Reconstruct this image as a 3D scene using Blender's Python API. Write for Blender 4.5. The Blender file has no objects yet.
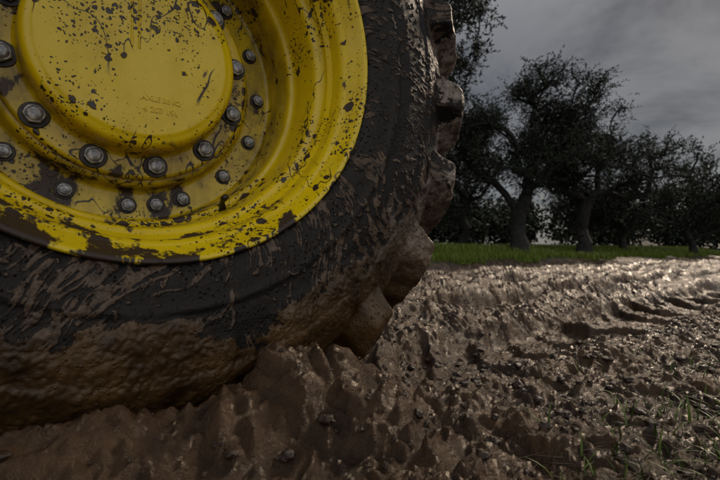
import bpy, math, random
import numpy as np
from mathutils import Matrix, Vector
SEED=7
rng=np.random.default_rng(SEED)
TH=0.650
U=np.array([math.cos(TH),math.sin(TH),0.]); NV=np.array([math.sin(TH),-math.cos(TH),0.])
CAMH=0.41
C=np.array([-0.392,0.824,CAMH+0.483])
TW=float(C@NV)-0.27
SW=float(C@U)
scene=bpy.context.scene

# ------------------------------------------------------------ numpy noise
_perm=np.random.default_rng(3).permutation(4096)
_perm=np.concatenate([_perm,_perm])
_g=np.random.default_rng(4).normal(size=(4096,3)); _g/=np.linalg.norm(_g,axis=1)[:,None]
def pn(x,y,z=None):
    x=np.asarray(x,float);y=np.asarray(y,float)
    z=np.zeros_like(x) if z is None else np.asarray(z,float)
    xi=np.floor(x).astype(np.int64);yi=np.floor(y).astype(np.int64);zi=np.floor(z).astype(np.int64)
    xf=x-xi;yf=y-yi;zf=z-zi
    f=lambda t:t*t*t*(t*(t*6-15)+10)
    u,v,w=f(xf),f(yf),f(zf)
    out=0
    flat=np.all(zf==0)
    for dz in ((0,) if flat else (0,1)):
        for dy in (0,1):
            for dx in (0,1):
                h=_perm[(_perm[(_perm[(xi+dx)&4095]+yi+dy)&4095]+zi+dz)&4095]
                g=_g[h]
                d=g[...,0]*(xf-dx)+g[...,1]*(yf-dy)+g[...,2]*(zf-dz)
                wt=(u if dx else 1-u)*(v if dy else 1-v)*((w if dz else 1-w) if not flat else 1)
                out=out+d*wt
    return out*1.4
def sst(a,b,x):
    t=np.clip((x-a)/(b-a),0,1);return t*t*(3-2*t)

# ------------------------------------------------------------ mesh helpers
def mesh_obj(name,verts,faces,mat,smooth=True,attrs=None,parent=None,nper=4):
    me=bpy.data.meshes.new(name)
    verts=np.asarray(verts,dtype=np.float32)
    if isinstance(faces,np.ndarray):
        n=len(faces);k=faces.shape[1]
        me.vertices.add(len(verts));me.vertices.foreach_set('co',verts.ravel())
        me.loops.add(n*k);me.loops.foreach_set('vertex_index',faces.astype(np.int32).ravel())
        me.polygons.add(n);me.polygons.foreach_set('loop_start',np.arange(0,n*k,k,dtype=np.int32))
        me.update(calc_edges=True)
    else:
        me.from_pydata([tuple(map(float,v)) for v in verts],[],faces);me.update()
    me.polygons.foreach_set('use_smooth',np.full(len(me.polygons),smooth))
    if attrs:
        for k,v in attrs.items():
            a=me.attributes.new(k,'FLOAT','POINT');a.data.foreach_set('value',np.asarray(v,dtype=np.float32))
    ob=bpy.data.objects.new(name,me);scene.collection.objects.link(ob)
    if mat: me.materials.append(mat)
    if parent: ob.parent=parent
    return ob
def grid_faces(nr,nc,wrap=False):
    i=np.arange(nr-1)[:,None];j=np.arange(nc if wrap else nc-1)[None,:]
    j2=(j+1)%nc
    return np.stack([i*nc+j,i*nc+j2,(i+1)*nc+j2,(i+1)*nc+j],-1).reshape(-1,4)
def lathe(name,prof,mat,parent,seg=160,smooth=True):
    prof=np.array(prof,float)
    ph=np.linspace(0,2*np.pi,seg,endpoint=False)
    v=np.stack([prof[:,0:1]*np.cos(ph),prof[:,0:1]*np.sin(ph),np.repeat(prof[:,1:2],seg,1)],-1).reshape(-1,3)
    f=grid_faces(len(prof),seg,True)
    return mesh_obj(name,v,f[:,::-1].copy(),mat,smooth,parent=parent)
def rounded(prof,rad=0.004,n=4):
    prof=[np.array(p,float) for p in prof];out=[prof[0]]
    for a,b,c in zip(prof[:-2],prof[1:-1],prof[2:]):
        d1=a-b;d2=c-b;l1=np.linalg.norm(d1);l2=np.linalg.norm(d2)
        r=min(rad,l1*.45,l2*.45);p=b+d1/l1*r;q=b+d2/l2*r
        for k in range(n+1):
            t=k/n;out.append((1-t)**2*p+2*t*(1-t)*b+t*t*q)
    out.append(prof[-1]);return out

# ------------------------------------------------------------ node helper
class NT:
    def __init__(s,name):
        s.m=bpy.data.materials.new(name);s.m.use_nodes=True;s.t=s.m.node_tree
        s.t.nodes.clear();s.out=s.t.nodes.new('ShaderNodeOutputMaterial')
        s.b=s.t.nodes.new('ShaderNodeBsdfPrincipled');s.t.links.new(s.b.outputs[0],s.out.inputs[0])
    def n(s,ty,props=None,**ins):
        nd=s.t.nodes.new(ty)
        for k,v in (props or {}).items(): setattr(nd,k,v)
        for k,v in ins.items():
            key=int(k[1:]) if k[0]=='i' and k[1:].isdigit() else k.replace('_',' ')
            s.set(nd.inputs[key],v)
        return nd
    def set(s,inp,v):
        if isinstance(v,bpy.types.NodeSocket): s.t.links.new(v,inp)
        else: inp.default_value=v
    def math(s,op,a,b=0.,c=0.,clamp=False):
        return s.n('ShaderNodeMath',dict(operation=op,use_clamp=clamp),i0=a,i1=b,i2=c).outputs[0]
    def noise(s,vec,scale,detail=4,rough=.55,dist=0.):
        return s.n('ShaderNodeTexNoise',None,Vector=vec,Scale=scale,Detail=detail,Roughness=rough,Distortion=dist).outputs['Fac']
    def mr(s,v,a,b,c=0.,d=1.,sm=True):
        nd=s.n('ShaderNodeMapRange',dict(interpolation_type='SMOOTHSTEP' if sm else 'LINEAR'),Value=v)
        for i,x in zip((1,2,3,4),(a,b,c,d)): s.set(nd.inputs[i],x)
        return nd.outputs[0]
    def mix(s,f,a,b):
        nd=s.n('ShaderNodeMix',dict(data_type='RGBA'));s.set(nd.inputs[0],f)
        for i,x in ((6,a),(7,b)):
            if isinstance(x,tuple): x=x+(1.,)
            s.set(nd.inputs[i],x)
        return nd.outputs[2]
    def vmath(s,op,a,b=None,scale=None):
        nd=s.n('ShaderNodeVectorMath',dict(operation=op));s.set(nd.inputs[0],a)
        if b is not None:s.set(nd.inputs[1],b)
        if scale is not None:s.set(nd.inputs['Scale'],scale)
        return nd.outputs['Value'] if op in('DOT_PRODUCT','LENGTH') else nd.outputs[0]
    def attr(s,name): return s.n('ShaderNodeAttribute',dict(attribute_name=name)).outputs['Fac']
    def co(s): return s.n('ShaderNodeTexCoord').outputs['Object']
    def bump(s,h,dist,strength=1.,normal=None):
        nd=s.n('ShaderNodeBump',None,Height=h,Distance=dist,Strength=strength)
        if normal is not None:s.set(nd.inputs['Normal'],normal)
        return nd.outputs[0]
    def bs(s,**k):
        for a,v in k.items():
            if isinstance(v,tuple) and len(v)==3:v=v+(1.,)
            s.set(s.b.inputs[a.replace('_',' ')],v)

def splat_mask(m,P,density=.5):
    dn=m.n('ShaderNodeTexNoise',None,Vector=P,Scale=45.,Detail=2.).outputs['Color']
    Pd=m.vmath('ADD',P,m.vmath('SCALE',m.vmath('SUBTRACT',dn,(.5,.5,.5)),scale=.020))
    masks=[]
    clus=m.noise(P,5.5,2)
    for sc,rmax,pw in ((30.,.42,3.0),(75.,.42,2.2),(150.,.42,1.7)):
        v=m.n('ShaderNodeTexVoronoi',None,Vector=Pd,Scale=sc)
        rnd=m.n('ShaderNodeSeparateColor',None,Color=v.outputs['Color']).outputs[0]
        rr=m.math('MULTIPLY',m.math('POWER',rnd,pw),m.mr(clus,.38,.66,.25,1.25))
        rr=m.math('MULTIPLY',rr,rmax*density*2)
        masks.append(m.mr(m.math('SUBTRACT',rr,v.outputs['Distance']),-.015,.04))
    return m.math('MAXIMUM',m.math('MAXIMUM',masks[0],masks[1]),masks[2])

def mat_yellow(name,base=(.82,.575,.004)):
    m=NT(name);P=m.co()
    x,y,z=m.n('ShaderNodeSeparateXYZ',None,Vector=P).outputs
    r=m.math('SQRT',m.math('ADD',m.math('MULTIPLY',x,x),m.math('MULTIPLY',y,y)))
    sp=splat_mask(m,P,.58)
    n1=m.noise(m.vmath('MULTIPLY',P,(1.,.45,1.)),8.,2,.5,.6)
    line=m.mr(m.math('ABSOLUTE',m.math('SUBTRACT',n1,.5)),.002,.008,1.,0.)
    line=m.math('MULTIPLY',line,m.mr(m.noise(P,5.,1),.45,.51))
    sm=m.noise(m.vmath('MULTIPLY',P,(1.,.6,1.)),12.,5,.65)
    lowm=m.mr(y,-.12,-.52,0.,.15)
    flm=m.math('MULTIPLY',m.mr(r,.47,.51,0.,.10),m.mr(y,.1,-.45))
    disc=m.math('MULTIPLY',m.mr(z,-.27,-.31),.08)
    smear=m.mr(m.math('ADD',sm,m.math('ADD',disc,m.math('ADD',lowm,flm))),.68,.73)
    mk=m.math('MAXIMUM',m.math('MAXIMUM',sp,line),smear)
    film=m.mr(m.noise(P,6.,5,.7),.42,.75,0.,.45)
    yel=m.mix(film,base,(base[0]*.55,base[1]*.5,.010))
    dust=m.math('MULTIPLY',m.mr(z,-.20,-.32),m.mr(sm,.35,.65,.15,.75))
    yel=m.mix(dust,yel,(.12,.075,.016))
    col=m.mix(mk,yel,m.mix(sm,(.014,.008,.004),(.065,.036,.018)))
    rough=m.math('ADD',m.mr(sm,.3,.7,.17,.42),m.math('MULTIPLY',mk,.15))
    h=m.math('ADD',sp,m.math('MULTIPLY',m.noise(P,160.,2),.08))
    m.bs(Base_Color=col,Roughness=rough,Normal=m.bump(h,.0020,.9),Specular_IOR_Level=.45)
    return m.m

def mat_tyre():
    m=NT('tyre_rubber_mud');P=m.co();y=m.n('ShaderNodeSeparateXYZ',None,Vector=P).outputs[1]
    mud=m.attr('mud');coat=m.attr('coat')
    fine=m.noise(P,38.,6,.72)
    tone=m.noise(P,8.,4,.65)
    mk=m.mr(m.math('ADD',mud,m.math('MULTIPLY',m.math('SUBTRACT',fine,.5),1.7)),.43,.57)
    dry=m.mr(m.math('ADD',y,m.math('MULTIPLY',tone,.7)),-.35,.25)
    wetc=m.mix(m.mr(tone,.3,.7),(.022,.0105,.0033),(.112,.057,.018))
    dryc=m.mix(m.mr(fine,.38,.62),(.050,.035,.025),(.28,.225,.18))
    mc=m.mix(dry,wetc,dryc)
    mc=m.mix(m.mr(coat,.2,.6,1.,0.),mc,m.mix(m.mr(fine,.35,.65),(.020,.011,.006),(.110,.070,.043)))
    rub=m.mix(tone,(.004,.004,.0045),(.012,.011,.010))
    rub=m.mix(m.mr(fine,.52,.68,0.,.6),rub,(.036,.026,.019))
    col=m.mix(mk,rub,mc)
    dr=m.mr(m.n('ShaderNodeTexVoronoi',None,Vector=P,Scale=115.).outputs['Distance'],.0,.36,1.,0.)
    dr=m.math('MULTIPLY',dr,m.mr(tone,.46,.56))
    h=m.math('ADD',m.math('MULTIPLY',mk,.5),m.math('ADD',m.math('MULTIPLY',fine,.8),m.math('MULTIPLY',dr,.8)))
    wr=m.math('ADD',m.mr(dry,0.,1.,.22,.48),m.mr(tone,.3,.7,-.10,.12))
    rough=m.math('ADD',m.math('MULTIPLY',wr,mk),m.math('MULTIPLY',m.math('SUBTRACT',1.,mk),.42))
    m.bs(Base_Color=col,Roughness=rough,Normal=m.bump(h,.0048,1.),Specular_IOR_Level=m.mr(mk,0.,1.,.30,.45),Specular_Tint=(1.,.86,.72))
    return m.m

def mat_ground():
    m=NT('muddy_ground');P=m.co()
    t=m.vmath('DOT_PRODUCT',P,(float(NV[0]),float(NV[1]),0.))
    big=m.noise(P,1.6,3,.6);med=m.noise(P,11.,5,.65);fine=m.noise(P,46.,7,.70)
    hh=m.attr('lump')  # lump height darkens the creases: shade put into the colour, partly wet dirt
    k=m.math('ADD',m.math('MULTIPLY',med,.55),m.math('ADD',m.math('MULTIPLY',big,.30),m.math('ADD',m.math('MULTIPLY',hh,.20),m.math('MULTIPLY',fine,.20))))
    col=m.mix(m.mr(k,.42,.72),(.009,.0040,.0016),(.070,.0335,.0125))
    col=m.mix(m.mr(k,.66,.86,0.,.8),col,(.18,.097,.044))
    gm=m.mr(m.math('ADD',t,m.math('MULTIPLY',m.math('SUBTRACT',big,.5),1.6)),-5.6,-6.4)
    gcol=m.mix(med,(.020,.030,.008),(.05,.065,.018))
    col=m.mix(gm,col,gcol)
    rough=m.math('ADD',m.mr(med,.42,.60,.13,.48),m.math('MULTIPLY',gm,.4),clamp=True)
    m.bs(Base_Color=col,Roughness=rough,Normal=m.bump(fine,.012,1.),Specular_IOR_Level=m.mr(gm,0.,1.,.60,.1),Specular_Tint=(1.,.84,.69))
    return m.m
def mat_clod():
    m=NT('mud_clod');P=m.co()
    col=m.mix(m.noise(P,22.,3),(.010,.005,.002),(.06,.031,.013))
    m.bs(Base_Color=col,Roughness=.25,Normal=m.bump(m.noise(P,90.,5,.7),.006,.9),Specular_IOR_Level=.55)
    return m.m
def mat_leaf(name,a,b,rough=.5):
    m=NT(name);v=m.attr('var')
    m.bs(Base_Color=m.mix(v,a,b),Roughness=rough,Specular_IOR_Level=.2)
    return m.m
def mat_simple(name,a,b,scale,rough,metal=0.,bump=.002):
    m=NT(name);P=m.co();nz=m.noise(P,scale,4,.65)
    m.bs(Base_Color=m.mix(m.mr(nz,.35,.65),a,b),Roughness=rough,Metallic=metal,Normal=m.bump(nz,bump,.8))
    return m.m

# ------------------------------------------------------------ WHEEL
wheel=bpy.data.objects.new('tractor_wheel',None);scene.collection.objects.link(wheel)
M=Matrix(((U[0],0,NV[0],C[0]),(U[1],0,NV[1],C[1]),(U[2],1,NV[2],C[2]),(0,0,0,1)))
wheel.matrix_world=M
my=mat_yellow('yellow_paint_muddy')
mt=mat_tyre()

half=[(.470,-.075),(.488,-.050),(.502,-.020),(.512,.000),(.530,.014),(.556,.022),(.59,.028),(.600,.034),(.606,.034),(.612,.030),(.65,.033),(.70,.028),(.735,.020),(.742,.023),(.750,.020),
      (.79,-.002),(.83,-.030),(.865,-.065),(.892,-.110),(.906,-.160),(.912,-.215),(.914,-.27)]
half=np.array(half)
full=np.concatenate([half,np.stack([half[:-1,0],-.54-half[:-1,1]],1)[::-1]])
seg=np.r_[0,np.cumsum(np.linalg.norm(np.diff(full,axis=0),axis=1))]
SM=seg[-1]/2
sl=np.concatenate([np.arange(0,SM-.12,.0027),np.arange(SM-.12,SM+.08,.005),np.linspace(SM+.08,seg[-1],45)])
NP_=len(sl);NS=2100
pr=np.interp(sl,seg,full[:,0]);pa=np.interp(sl,seg,full[:,1])
k=np.array([1,2,3,3,3,2,1.])/15
def smo(v):
    vv=np.pad(v,3,mode='edge');return np.convolve(vv,k,'valid')
pr=smo(pr);pa=smo(pa)
dr=np.gradient(pr,sl);da=np.gradient(pa,sl);ln=np.hypot(dr,da);nr=smo(-da/ln);na=smo(dr/ln)
w=sl-SM
ph=np.linspace(0,2*np.pi,NS,endpoint=False)
W=w[:,None]*np.ones(NS);PH=np.ones((NP_,1))*ph
R0=pr[:,None]*np.ones(NS);A0=pa[:,None]*np.ones(NS)
cx,sx=np.cos(PH),np.sin(PH)
X3,Y3,Z3=R0*cx,R0*sx,A0
NL=21;pitch=2*np.pi/NL
lug=np.zeros_like(R0)
n1=pn(X3*3.2,Y3*3.2,Z3*3.2+5);n2=pn(X3*9,Y3*9,Z3*9+3);n3=pn(X3*26,Y3*26,Z3*26);n4=pn(X3*60,Y3*60,Z3*60);n5=pn(X3*120,Y3*120,Z3*120)
for side in (-1,1):
    ws=W*side
    ang=(PH+ (0.5*pitch if side>0 else 0) - ws*1.15 +.012*n2)
    d=(np.mod(ang+pitch/2,pitch)-pitch/2)*.93+.004*n3
    hw=.026+.026*sst(.12,.32,ws)
    prof=1-sst(hw-.012,hw+.015,np.abs(d))
    ext=sst(-.045,-.010,ws)*(1-sst(.258,.302,ws+.012*n2))
    lug=np.maximum(lug,prof*ext)
H=lug*.074*(1+.10*n2+.05*n3)
lowf=sst(.0,-.7,Y3)
coat=sst(.775,.86,R0+.09*n1+.06*n2+.04*n3+.10*lowf-.02*(1-lowf))
coat=np.maximum(coat,sst(.535,.65,-Y3+.09*n1+.06*n2+.04*n3+.45*(R0-.75)))
PHs=PH+.55*(R0-.5)+.26*n1+.06*n2+.012*n3
def stk(ka,kr,o): return pn(np.cos(PHs)*ka+o,np.sin(PHs)*ka,R0*kr+o)
iso=pn(X3*34+7,Y3*34,Z3*34)
st=stk(16,9,3.)*.40+stk(48,20,9.)*.40+stk(125,44,1.)*.30+.20*iso
band=sst(.57,.53,R0)*.10-.04*np.exp(-((R0-.66)/.05)**2)
dens=-.01+.12*lowf+.16*sst(.66,.84,R0)+.30*n1+band
streak=sst(.04,.20,st+dens-.05)
dots=sst(.34,.46,pn(X3*70,Y3*70,Z3*70)+.18*n1)
mud=np.maximum(coat*(.84+.16*lowf),np.maximum(streak*.74,dots*.65))
mudd=np.clip(mud,0,1)
clump=(np.maximum(0,n2+.15)*.013+np.maximum(0,n3)*.010)*(.55+.45*sst(.85,.9,R0))+np.abs(n4)*.005+n5*.0012
H=H+coat*(.005+clump)+(1-coat)*(streak*(.0010+.0025*np.abs(n4))+dots*.002)
pack=coat*(1-lug)*sst(.85,.90,R0)*(.014*np.clip(.5+n1*1.6,0,1)+.050*sst(-.74,-.90,Y3));H=H+pack
Rr=R0+nr[:,None]*H;Aa=A0+na[:,None]*H
V=np.stack([Rr*cx,Rr*sx,Aa],-1).reshape(-1,3)
f=grid_faces(NP_,NS,True)[:,::-1].copy()
mesh_obj('tyre',V,f,mt,True,{'mud':mudd.ravel(),'coat':coat.ravel()},wheel)

rimp=[(.452,-.10),(.466,-.075),(.487,-.055),(.497,-.030),(.507,-.004),(.513,.006),(.509,.013),(.500,.010),(.489,-.012),(.476,-.034),(.468,-.040),(.462,-.052),(.458,-.115),(.450,-.128),(.437,-.134),(.432,-.145),(.428,-.235),(.423,-.245),(.412,-.250),(.409,-.262),(.405,-.372),(.398,-.384)]
lathe('rim_barrel',rounded(rimp,.007),my,wheel,256)
disc=[(.4045,-.376),(.396,-.381),(.330,-.383),(.322,-.378),(.316,-.345),(.309,-.336),(.238,-.334)]
lathe('wheel_disc',rounded(disc,.006),my,wheel,256)
hubp=[(.301,-.337),(.300,-.318),(.294,-.312),(.246,-.312),(.240,-.306),(.236,-.262),(.234,-.240),(.226,-.229),(.213,-.226),(.205,-.2225),(.12,-.2205),(.0005,-.2200)]
lathe('hub_cap',rounded(hubp,.006,5),my,wheel,256)

mat_steel=mat_simple('worn_steel',(.16,.16,.165),(.62,.61,.60),60.,.42,.25,.001)
mat_dark=mat_simple('dirty_washer',(.012,.010,.008),(.05,.035,.022),50.,.5,.2,.001)
def bolt(name,ang,rad,a0,s):
    vs=[];fs=[];mi=[]
    def ring(r,z,n,hexa=False,ph0=0):
        b=len(vs)
        for i in range(n):
            an=2*math.pi*i/n+ph0
            rr=r
            if hexa:
                q=((an-ph0)%(math.pi/3))-math.pi/6
                rr=r*math.cos(math.pi/6)/math.cos(q)
                rr=min(rr,r*.985)
            vs.append((rr*math.cos(an),rr*math.sin(an),z))
        return b
    n=36;p0=random.random()*3
    seq=[(1.40,0,0,1),(1.40,.12,0,1),(1.33,.20,0,1),(1.02,.21,0,1),(1.04,.22,1,1),(1.04,.62,1,1),(1.0,.74,1,0),(.90,.86,0,0),(.78,.90,0,0),(.74,.90,0,1),(.72,.92,0,0),(.70,1.05,0,0),(.55,1.18,0,0),(.30,1.25,0,0),(.02,1.27,0,0)]
    bs=[ring(r*s,z*s,n,bool(h),p0) for r,z,h,_ in seq]
    for q in range(len(bs)-1):
        for i in range(n):
            fs.append((bs[q]+i,bs[q]+(i+1)%n,bs[q+1]+(i+1)%n,bs[q+1]+i));mi.append(seq[q+1][3])
    ob=mesh_obj(name,vs,fs,None,False,parent=wheel)
    ob.data.materials.append(mat_steel);ob.data.materials.append(mat_dark)
    ob.data.polygons.foreach_set('material_index',mi)
    ob.location=(rad*math.cos(ang),rad*math.sin(ang),a0)
    ob.rotation_euler=(0,0,random.random())
random.seed(2)
for i in range(12): bolt('hub_nut_%d'%(i+1),math.radians(11+30*i),.268,-.312,.0215)
for i in range(16): bolt('rim_bolt_%d'%(i+1),math.radians(-.5+22.5*i),.363,-.3825,.0165)
bolt('rim_bolt_17',math.radians(-79.5),.363,-.3825,.0165)
def tube(name,pts,rads,mat,parent,n=12):
    vs=[];fs=[]
    pts=[Vector(p) for p in pts]
    for i,p in enumerate(pts):
        d=(pts[min(i+1,len(pts)-1)]-pts[max(i-1,0)]).normalized()
        a=d.orthogonal().normalized();b=d.cross(a)
        for k_ in range(n):
            an=2*math.pi*k_/n;vs.append(p+(a*math.cos(an)+b*math.sin(an))*rads[i])
    for i in range(len(pts)-1):
        for k_ in range(n):
            fs.append((i*n+k_,i*n+(k_+1)%n,(i+1)*n+(k_+1)%n,(i+1)*n+k_))
    fs.append(tuple(range(n))[::-1]);fs.append(tuple(range((len(pts)-1)*n,len(pts)*n)))
    return mesh_obj(name,vs,fs,mat,True,parent=parent)
va=math.radians(-61)
vd=Vector((math.cos(va),math.sin(va),0))
tube('valve_stem',[vd*.425+Vector((0,0,-.24)),vd*.415+Vector((0,0,-.232)),vd*.405+Vector((0,0,-.215)),vd*.400+Vector((0,0,-.200)),vd*.399+Vector((0,0,-.199)),vd*.396+Vector((0,0,-.178))],[.011,.009,.006,.006,.0085,.008],mat_dark,wheel)
for j,(txt,sz,yy) in enumerate((('AXLE 38 R2',.018,-.120),('4 207 191',.020,-.147))):
    cu=bpy.data.curves.new('cast_lettering','FONT');cu.body=txt;cu.size=sz;cu.extrude=.0022;cu.bevel_depth=.0004;cu.align_x='CENTER'
    ob=bpy.data.objects.new('cast_lettering_%d'%j,cu);scene.collection.objects.link(ob);ob.parent=wheel;ob.location=(.045,yy,-.2212);cu.materials.append(my)
def rbox(name,x0,x1,y0,y1,z0,z1,mat):
    b=.0018
    vs=[(x0,y0,z0),(x1,y0,z0),(x1,y1,z0),(x0,y1,z0),(x0,y0,z1-b),(x1,y0,z1-b),(x1,y1,z1-b),(x0,y1,z1-b),(x0+b,y0+b,z1),(x1-b,y0+b,z1),(x1-b,y1-b,z1),(x0+b,y1-b,z1)]
    fs=[(0,1,5,4),(1,2,6,5),(2,3,7,6),(3,0,4,7),(4,5,9,8),(5,6,10,9),(6,7,11,10),(7,4,8,11),(8,9,10,11)]
    mesh_obj(name,vs,fs,mat,False,parent=wheel)
rbox('cap_rib_1',-.024,-.018,.00,.12,-.222,-.2175,my)
rbox('cap_rib_2',-.008,-.002,.00,.12,-.222,-.2175,my)

# ------------------------------------------------------------ GROUND
def mudmask(t): return sst(-6.6,-5.4,t)*(1-sst(3.,6.,t)*.6)
def sab(v): return np.sqrt(v*v+.0014)
def ground(x,y,full=True):
    x=np.asarray(x,float);y=np.asarray(y,float)
    s=x*U[0]+y*U[1];t=x*NV[0]+y*NV[1]
    wob=.09*pn(s*.5,t*.3)
    h=.04*pn(x*.35,y*.35)
    h=h+.20*sst(-4.6,-6.4,t)+.30*sst(-6.4,-9.,t)+.15*sst(-9,-16,t)
    mm=mudmask(t)
    tracks=((TW,.27,.095,1.),(TW-.92,.22,.12,.9),(TW-2.05,.30,.14,1.),(TW-3.3,.25,.11,.9),(TW+1.75,.28,.05,.5))
    hr=0;tread=0;insall=0
    for i,(tc,hw,dep,st) in enumerate(tracks):
        dt=t-tc-(wob if i else wob*sst(.9,2.2,np.abs(s-SW)))
        inside=1-sst(hw-.03,hw+.07,np.abs(dt))
        berm=np.exp(-((np.abs(dt)-hw-.13)/.085)**2)
        bn=np.clip(.85+1.0*pn(s*1.5+i*7,t*2.0),0,2)
        hr=hr-dep*inside+berm*.115*st*bn*(.3 if i==0 else 1)
        q=np.mod((s-.9*np.abs(dt))/.31+ .18*pn(s*3,t*3)+.06*pn(s*11,t*11),1.)
        lugp=sst(.0,.14,q)*(1-sst(.36,.52,q))
        act=inside*(sst(SW+.35,SW+.8,s) if i==0 else 1)
        tread=tread+act*lugp*.070*st*np.clip(.62+1.3*pn(s*1.7+i,t*1.7+3),0,2)
        insall=np.maximum(insall,inside*st)
    h=h+(hr+tread)*mm
    if not full: return h
    wx=x+.05*pn(x*6,y*6+11)+.010*pn(x*20,y*20);wy=y+.05*pn(x*6+31,y*6)+.010*pn(x*20+7,y*20)
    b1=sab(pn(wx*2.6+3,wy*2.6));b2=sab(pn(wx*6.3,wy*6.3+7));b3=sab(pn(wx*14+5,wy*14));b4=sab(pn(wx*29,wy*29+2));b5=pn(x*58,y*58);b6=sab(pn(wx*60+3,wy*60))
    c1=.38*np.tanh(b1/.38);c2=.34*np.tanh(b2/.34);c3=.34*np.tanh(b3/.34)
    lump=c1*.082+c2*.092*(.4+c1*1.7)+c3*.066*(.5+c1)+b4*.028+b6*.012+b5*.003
    calm=1-.45*insall
    hp=np.exp(-(((x+.03)/.20)**2+((y-.88)/.11)**2))+.5*np.exp(-(((x-.24)/.20)**2+((y-1.08)/.13)**2))
    calm=calm*(1+.5*np.clip(hp,0,1))
    h=h+lump*mm*calm+(1-mm)*.05*pn(x*1.3,y*1.3)-.050*mm
    h=h+.044*hp*np.clip(1+.8*pn(x*6,y*6+2),.2,2)
    side=np.exp(-((t-(TW+.32))/.095)**2)*sst(SW+.75,SW+.35,s)*(.72+.28*sst(SW-.35,SW+.05,s))*sst(SW-1.3,SW-.8,s)
    h=h+side*.110*np.clip(.95+.6*pn(x*4,y*4+5),.4,2)
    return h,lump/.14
def axis(lo,hi,step,growth,far):
    core=np.arange(lo,hi,step);up=[];p=hi;d=step
    while p<far: up.append(p);d*=growth;p+=d
    dn=[];p=lo;d=step
    while p>-far: d*=growth;p-=d;dn.append(p)
    return np.concatenate([np.array(dn)[::-1],core,np.array(up)])
gx=axis(-1.0,2.6,.006,1.018,700.);gy=axis(.45,2.9,.006,1.015,900.)
gx=gx[(gx>-1.0)|(np.arange(len(gx))%3==0)]
gy=np.concatenate([np.array([-900,-300,-100,-40,-15,-6,-3,-1.5,-.8,-.4,-.2,0,.1,.18,.24,.28,.32,.36,.39,.42]),gy[gy>=.449]])
GX,GY=np.meshgrid(gx,gy)
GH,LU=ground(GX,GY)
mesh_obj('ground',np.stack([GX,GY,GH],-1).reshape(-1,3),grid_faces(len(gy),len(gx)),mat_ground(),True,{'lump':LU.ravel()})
def gz(x,y): return ground(x,y)[0]

def ico():
    import bmesh
    bm=bmesh.new();bmesh.ops.create_icosphere(bm,subdivisions=3,radius=1);v=np.array([q.co[:] for q in bm.verts]);f=np.array([[q.index for q in p.verts] for p in bm.faces]);bm.free();return v,f
iv,ifc=ico()
n=1700
cxs=np.concatenate([rng.uniform(-.6,2.2,n),rng.uniform(-.3,6,900)]);cys=np.concatenate([rng.uniform(.55,2.4,n),rng.uniform(1.,7,900)])
tt=cxs*NV[0]+cys*NV[1];ss=cxs*U[0]+cys*U[1]
keep=(np.abs(tt-TW)>.33)|(ss>SW+1.0)
cxs=cxs[keep];cys=cys[keep]
cz=gz(cxs,cys);rad=.003+.012*rng.random(len(cxs))**3.5
VS=[];FS=[]
for i in range(len(cxs)):
    sc=rad[i]*np.array([rng.uniform(.8,1.5),rng.uniform(.8,1.5),rng.uniform(.5,1.)])
    o=rng.uniform(0,50)
    v=iv*(1+.55*pn(iv[:,0]*1.3+o,iv[:,1]*1.3,iv[:,2]*1.3)+.3*pn(iv[:,0]*3.7+o,iv[:,1]*3.7,iv[:,2]*3.7))[:,None]
    a=rng.uniform(0,6.28);R=np.array([[math.cos(a),-math.sin(a),0],[math.sin(a),math.cos(a),0],[0,0,1]])
    VS.append((v*sc)@R.T+[cxs[i],cys[i],cz[i]+rad[i]*.1]);FS.append(ifc+i*len(iv))
mesh_obj('mud_clods',np.concatenate(VS),np.concatenate(FS),mat_clod(),True)

# ------------------------------------------------------------ GRASS
def blades(name,xs,ys,hmin,hmax,wd,mat,lean=.5,flat=False):
    n=len(xs);z=gz(xs,ys)-.004
    L=rng.uniform(hmin,hmax,n);a=rng.uniform(0,2*np.pi,n);ln_=rng.uniform(.1,1,n)*lean
    d=np.stack([np.cos(a),np.sin(a),np.zeros(n)],1);sd=np.stack([-d[:,1],d[:,0],np.zeros(n)],1)
    base=np.stack([xs,ys,z],1);up=np.array([0,0,1.])
    wv=wd*rng.uniform(.6,1.2,n)
    K=4;vs=[]
    for k_ in range(K+1):
        tq=k_/K
        zz=(tq*(1-.45*ln_*tq)) if not flat else tq*.12+.0*ln_
        oo=ln_*tq**1.8 if not flat else tq
        p=base+up*(L*zz)[:,None]+d*(L*oo)[:,None]
        if flat: p[:,2]=p[:,2]+.004
        ww=(wv*(1-tq)**.6*.5+.0002)[:,None]
        vs+= [p-sd*ww,p+sd*ww]
    V=np.stack(vs,1).reshape(-1,3);m_=2*(K+1)
    F=np.concatenate([np.arange(n)[:,None]*m_+np.array([[2*q,2*q+1,2*q+3,2*q+2]]) for q in range(K)])
    var=np.repeat(rng.random(n),m_)
    return mesh_obj(name,V,F,mat,True,{'var':var})
g1=mat_leaf('grass_green',(.035,.055,.008),(.11,.16,.02),.45)
g2=mat_leaf('grass_verge_green',(.06,.095,.010),(.20,.25,.03),.5)
g3=mat_leaf('straw',(.018,.012,.006),(.08,.055,.026),.7)
n=80000
s_=rng.uniform(2,34,n);t_=-5.6-rng.random(n)**1.4*5
clm=pn(s_*.9,t_*.9);kp=(clm>-.28-.25*rng.random(n))&((t_<-5.95)|(clm>.12));s_=s_[kp];t_=t_[kp]
xs=s_*U[0]+t_*NV[0];ys=s_*U[1]+t_*NV[1]
blades('grass_verge',xs,ys,.06,.22,.014,g2,.7)
cs=[(.62,.86,.10,60),(.80,.95,.12,70),(.50,.80,.05,20),(.95,1.15,.15,50),(1.25,1.35,.2,50),(.72,1.3,.1,10),(1.6,1.5,.3,50),(1.15,1.0,.12,60),(.40,.74,.04,18),(2.2,2.0,.4,60)]
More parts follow.
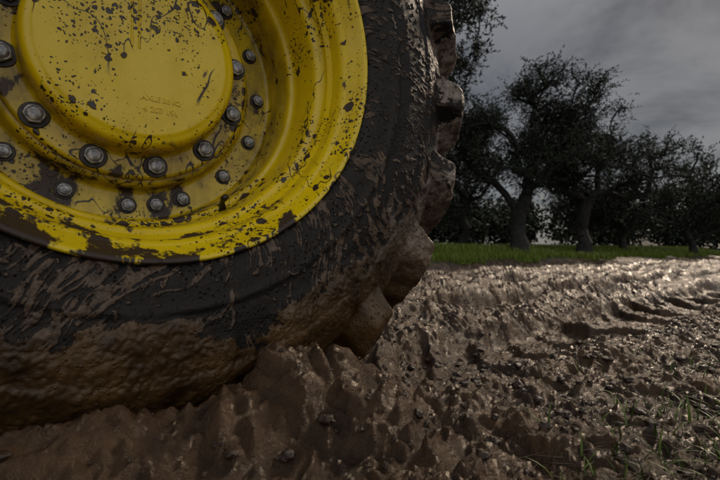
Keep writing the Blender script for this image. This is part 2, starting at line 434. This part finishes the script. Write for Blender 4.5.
xs=np.concatenate([rng.normal(c[0],c[2],c[3]) for c in cs]);ys=np.concatenate([rng.normal(c[1],c[2]*.8,c[3]) for c in cs])
blades('grass',xs,ys,.02,.080,.0042,g1,1.5)
xs=np.concatenate([rng.normal(c[0],c[2]*1.5,c[3]*3) for c in cs]);ys=np.concatenate([rng.normal(c[1],c[2]*1.2,c[3]*3) for c in cs])
blades('dry_grass',xs,ys,.02,.08,.0022,g3,1.4,True)

# ------------------------------------------------------------ TREES
bark=mat_simple('olive_bark',(.009,.008,.007),(.030,.025,.020),9.,.9,0,.03)
leafm=mat_leaf('olive_leaves',(.012,.016,.008),(.043,.049,.030),.6)
def tree(name,base,ells,nat,seed,tr=.17,fork=1.0,sprigs=12,lv=18,leaf=.085,lw=.02,sub=1.,gap=-.02,gk=.95):
    r=np.random.default_rng(seed)
    bx,by=base;bz=float(gz(np.array([bx]),np.array([by]))[0])-.1
    nodes=[np.array([0,0,0.])];par=[-1];plen=[0.]
    lean=r.normal(0,.12,2)
    k_=max(3,int(fork/.25))
    for i in range(1,k_+1):
        nodes.append(np.array([lean[0]*i*.3+r.normal(0,.03),lean[1]*i*.3+r.normal(0,.03),fork*i/k_]));par.append(i-1);plen.append(0.)
    att=[];vol=np.array([e[1][0]*e[1][1]*e[1][2] for e in ells]);vol=vol/vol.sum()
    while len(att)<nat:
        e=ells[r.choice(len(ells),p=vol)];v=r.normal(size=3);v/=np.linalg.norm(v);v*=r.random()**(1/3.2)*(1+.12*r.normal())
        p=np.array(e[0])+v*np.array(e[1])
        if pn(p[0]*gk+seed,p[1]*gk,p[2]*gk)<gap: continue
        att.append(p)
    att=np.array(att);top=nodes[-1];att=att[np.argsort(np.linalg.norm(att-top,axis=1))]
    for a in att:
        N_=np.array(nodes[k_-1:]);d=np.linalg.norm(N_-a,axis=1)
        back=np.maximum(0,N_[:,2]-a[2])*.6
        j=int(np.argmin(d+.30*np.array(plen[k_-1:])+back))+k_-1
        p0=nodes[j];dist=np.linalg.norm(a-p0);m_=max(1,int(dist/.28));prev=j
        sag=r.normal(0,.10,3)*dist;sag[2]+=.12*dist
        for i in range(1,m_+1):
            tq=i/m_;p=p0+(a-p0)*tq+sag*math.sin(math.pi*tq)*.8+(r.normal(0,.035,3) if i<m_ else 0)
            nodes.append(p);par.append(prev);plen.append(plen[prev]+np.linalg.norm(p-nodes[prev]));prev=len(nodes)-1
    nn=len(nodes);cnt=np.zeros(nn);ch=np.zeros(nn)
    for i in range(1,nn): ch[par[i]]+=1
    tips=[i for i in range(nn) if ch[i]==0]
    for i in tips: cnt[i]=1
    for i in range(nn-1,0,-1): cnt[par[i]]+=cnt[i]
    rad=tr*(np.maximum(cnt,1)/len(tips))**.50
    rad[:k_]*=np.linspace(1.5,1.0,k_)
    nodes=np.array(nodes);VS=[];FS=[];o=0;ns=7
    an=np.arange(ns)*2*np.pi/ns
    for i in range(1,nn):
        a=nodes[par[i]];b=nodes[i];dv=b-a;L=np.linalg.norm(dv)
        if L<1e-5:continue
        dv=dv/L;q=np.cross(dv,[.3,.5,.81]);q/=np.linalg.norm(q);q2=np.cross(dv,q)
        ra=rad[par[i]] if (par[i]<k_ or cnt[par[i]]<cnt[i]*1.6+1) else rad[i]*1.12
        rg=np.cos(an)[:,None]*q+np.sin(an)[:,None]*q2
        VS.append(a-dv*ra*.2+rg*ra);VS.append(b+rg*rad[i])
        FS.append(np.stack([o+np.arange(ns),o+(np.arange(ns)+1)%ns,o+ns+(np.arange(ns)+1)%ns,o+ns+np.arange(ns)],1));o+=2*ns
    root=bpy.data.objects.new(name,None);scene.collection.objects.link(root);root.location=(bx,by,bz)
    mesh_obj('trunk_and_limbs',np.concatenate(VS),np.concatenate(FS),bark,True,parent=root)
    src=np.concatenate([att,att,nodes[[i for i in range(k_+2,nn) if rad[i]<tr*.14]]])
    ntot=int(nat*sprigs);idx=r.integers(0,len(src),ntot)
    o_=src[idx]+r.normal(0,.14,(ntot,3))*sub
    dr_=r.normal(size=(ntot,3));dr_[:,2]+=.65;dr_/=np.linalg.norm(dr_,axis=1)[:,None]
    sl_=r.uniform(.2,.6,ntot)*sub
    tq=r.random((ntot,lv))
    P=o_[:,None,:]+dr_[:,None,:]*(tq*sl_[:,None])[...,None]+np.array([0,0,-.12])*(tq**2)[...,None]*sub
    P=P.reshape(-1,3);D=np.repeat(dr_,lv,0)+r.normal(0,.6,(len(P),3));D/=np.linalg.norm(D,axis=1)[:,None]
    S=np.cross(D,r.normal(size=D.shape));S/=np.linalg.norm(S,axis=1)[:,None]
    ll=leaf*r.uniform(.6,1.2,len(P))[:,None]
    Vv=np.stack([P,P+D*ll*.5+S*lw*.5,P+D*ll,P+D*ll*.5-S*lw*.5],1).reshape(-1,3)
    F=np.arange(len(P)*4).reshape(-1,4)
    var=np.repeat(np.clip(np.repeat(r.random(ntot),lv)*.6+r.random(len(P))*.4,0,1),4)
    mesh_obj('foliage',Vv,F,leafm,False,{'var':var},root)
kw=dict(lv=15,sprigs=19,leaf=.095,lw=.028)
tree('olive_tree',(5.3,14.),[((-1.1,0,4.0),(1.4,1.5,1.8)),((1.0,0,4.6),(1.7,1.6,1.5)),((.3,0,3.2),(2.6,2.,1.1))],240,11,.25,.9,gap=.02,gk=.8,**kw)
tree('olive_tree',(7.8,14.6),[((.1,0,4.0),(1.6,1.6,1.7)),((1.9,0,3.2),(1.7,1.6,1.2)),((0,0,2.9),(2.2,1.8,.9))],200,12,.21,1.0,gap=.02,gk=.8,**kw)
tree('olive_tree',(3.9,16.5),[((0,0,3.3),(1.8,1.6,1.6)),((-1.2,0,2.5),(1.6,1.4,1.5))],170,13,.16,.8,**kw)
tree('olive_tree',(.35,9.2),[((.2,0,4.9),(2.1,1.9,1.7)),((-.8,0,4.2),(1.7,1.7,1.6))],250,14,.14,1.3,lv=16,sprigs=32,leaf=.085,lw=.028,gap=-.25)
kw=dict(lv=14,sprigs=15,leaf=.13,lw=.042)
tree('olive_tree',(15.5,19.5),[((0,0,2.7),(2.4,2.,1.5)),((1.5,0,2.1),(1.8,1.8,1.3))],150,15,.15,.8,**kw)
tree('olive_tree',(11.6,18.5),[((0,0,2.0),(2.2,2.,1.2)),((-1.2,0,1.9),(1.6,1.8,1.2))],140,16,.15,.7,**kw)
r=np.random.default_rng(33);P=[]
for i in range(75):
    x=r.uniform(-4,60);y=r.uniform(24,32)+x*.12;rr=r.uniform(1.4,2.6);hh=r.uniform(1.2,2.2)
    m_=1300;v=r.normal(size=(m_,3));v/=np.linalg.norm(v,axis=1)[:,None];v*=(r.random(m_)**.4)[:,None]
    v*=(1+.45*pn(v[:,0]*2+i*3,v[:,1]*2,v[:,2]*2))[:,None]
    P.append(np.array([x,y,.6+hh*.95])+v*np.array([rr,rr,hh]))
P=np.concatenate(P);P=P[P[:,2]>.5];nP=len(P)
D=r.normal(size=(nP,3));D/=np.linalg.norm(D,axis=1)[:,None];S=np.cross(D,r.normal(size=D.shape));S/=np.linalg.norm(S,axis=1)[:,None]
Vv=np.stack([P,P+D*.18+S*.09,P+D*.36,P+D*.18-S*.09],1).reshape(-1,3)
mesh_obj('distant_trees',Vv,np.arange(nP*4).reshape(-1,4),leafm,False,{'var':np.repeat(r.random(nP),4)})

# ------------------------------------------------------------ WORLD / LIGHT
sd=Vector((.64,.56,.58)).normalized()
el=math.asin(sd.z);az=math.atan2(sd.x,sd.y)
wd=bpy.data.worlds.new('World');scene.world=wd;wd.use_nodes=True
nt=wd.node_tree;nt.nodes.clear()
class WT(NT):
    def __init__(s,t): s.t=t
m=WT(nt)
out=nt.nodes.new('ShaderNodeOutputWorld');bg=nt.nodes.new('ShaderNodeBackground');nt.links.new(bg.outputs[0],out.inputs[0])
sky=nt.nodes.new('ShaderNodeTexSky');sky.sky_type='NISHITA';sky.sun_disc=False;sky.sun_elevation=el;sky.sun_rotation=az
g=m.n('ShaderNodeTexCoord').outputs['Generated']
sp=m.n('ShaderNodeSeparateXYZ',None,Vector=g)
zz=m.math('ADD',m.math('MAXIMUM',sp.outputs[2],0.),.30)
pj=m.n('ShaderNodeCombineXYZ',None,X=m.math('DIVIDE',sp.outputs[0],zz),Y=m.math('DIVIDE',sp.outputs[1],zz),Z=.7).outputs[0]
c1=m.noise(pj,2.0,6,.58,.25);c2=m.noise(pj,.7,3,.5)
cl=m.math('ADD',m.math('MULTIPLY',c1,.6),m.math('MULTIPLY',c2,.4))
ccol=m.mix(m.mr(cl,.41,.60),(.30,.335,.40),(1.70,1.71,1.76))
glow=m.math('ADD',m.mr(sp.outputs[2],.38,.85,1.,3.4),m.mr(sp.outputs[1],.1,-.7,0.,5.6))
ccol=m.vmath('SCALE',ccol,scale=glow)
fin=m.mix(.93,sky.outputs[0],ccol)
nt.links.new(fin,bg.inputs[0]);bg.inputs[1].default_value=.10
ld=bpy.data.lights.new('sun','SUN');ld.energy=1.6;ld.angle=math.radians(10);ld.color=(1,.83,.64)
lo=bpy.data.objects.new('sun',ld);scene.collection.objects.link(lo);lo.rotation_euler=(-sd).to_track_quat('-Z','Y').to_euler();lo.location=sd*20

cd=bpy.data.cameras.new('camera');cam=bpy.data.objects.new('camera',cd);scene.collection.objects.link(cam)
cam.location=(0,0,CAMH);cam.rotation_euler=(math.radians(90+1.36),0,0)
cd.sensor_width=36;cd.lens=21;cd.clip_start=.02;cd.clip_end=3000
cd.dof.use_dof=True;cd.dof.focus_distance=1.12;cd.dof.aperture_fstop=5.0
scene.camera=cam
scene.view_settings.view_transform='Standard';scene.view_settings.look='None'
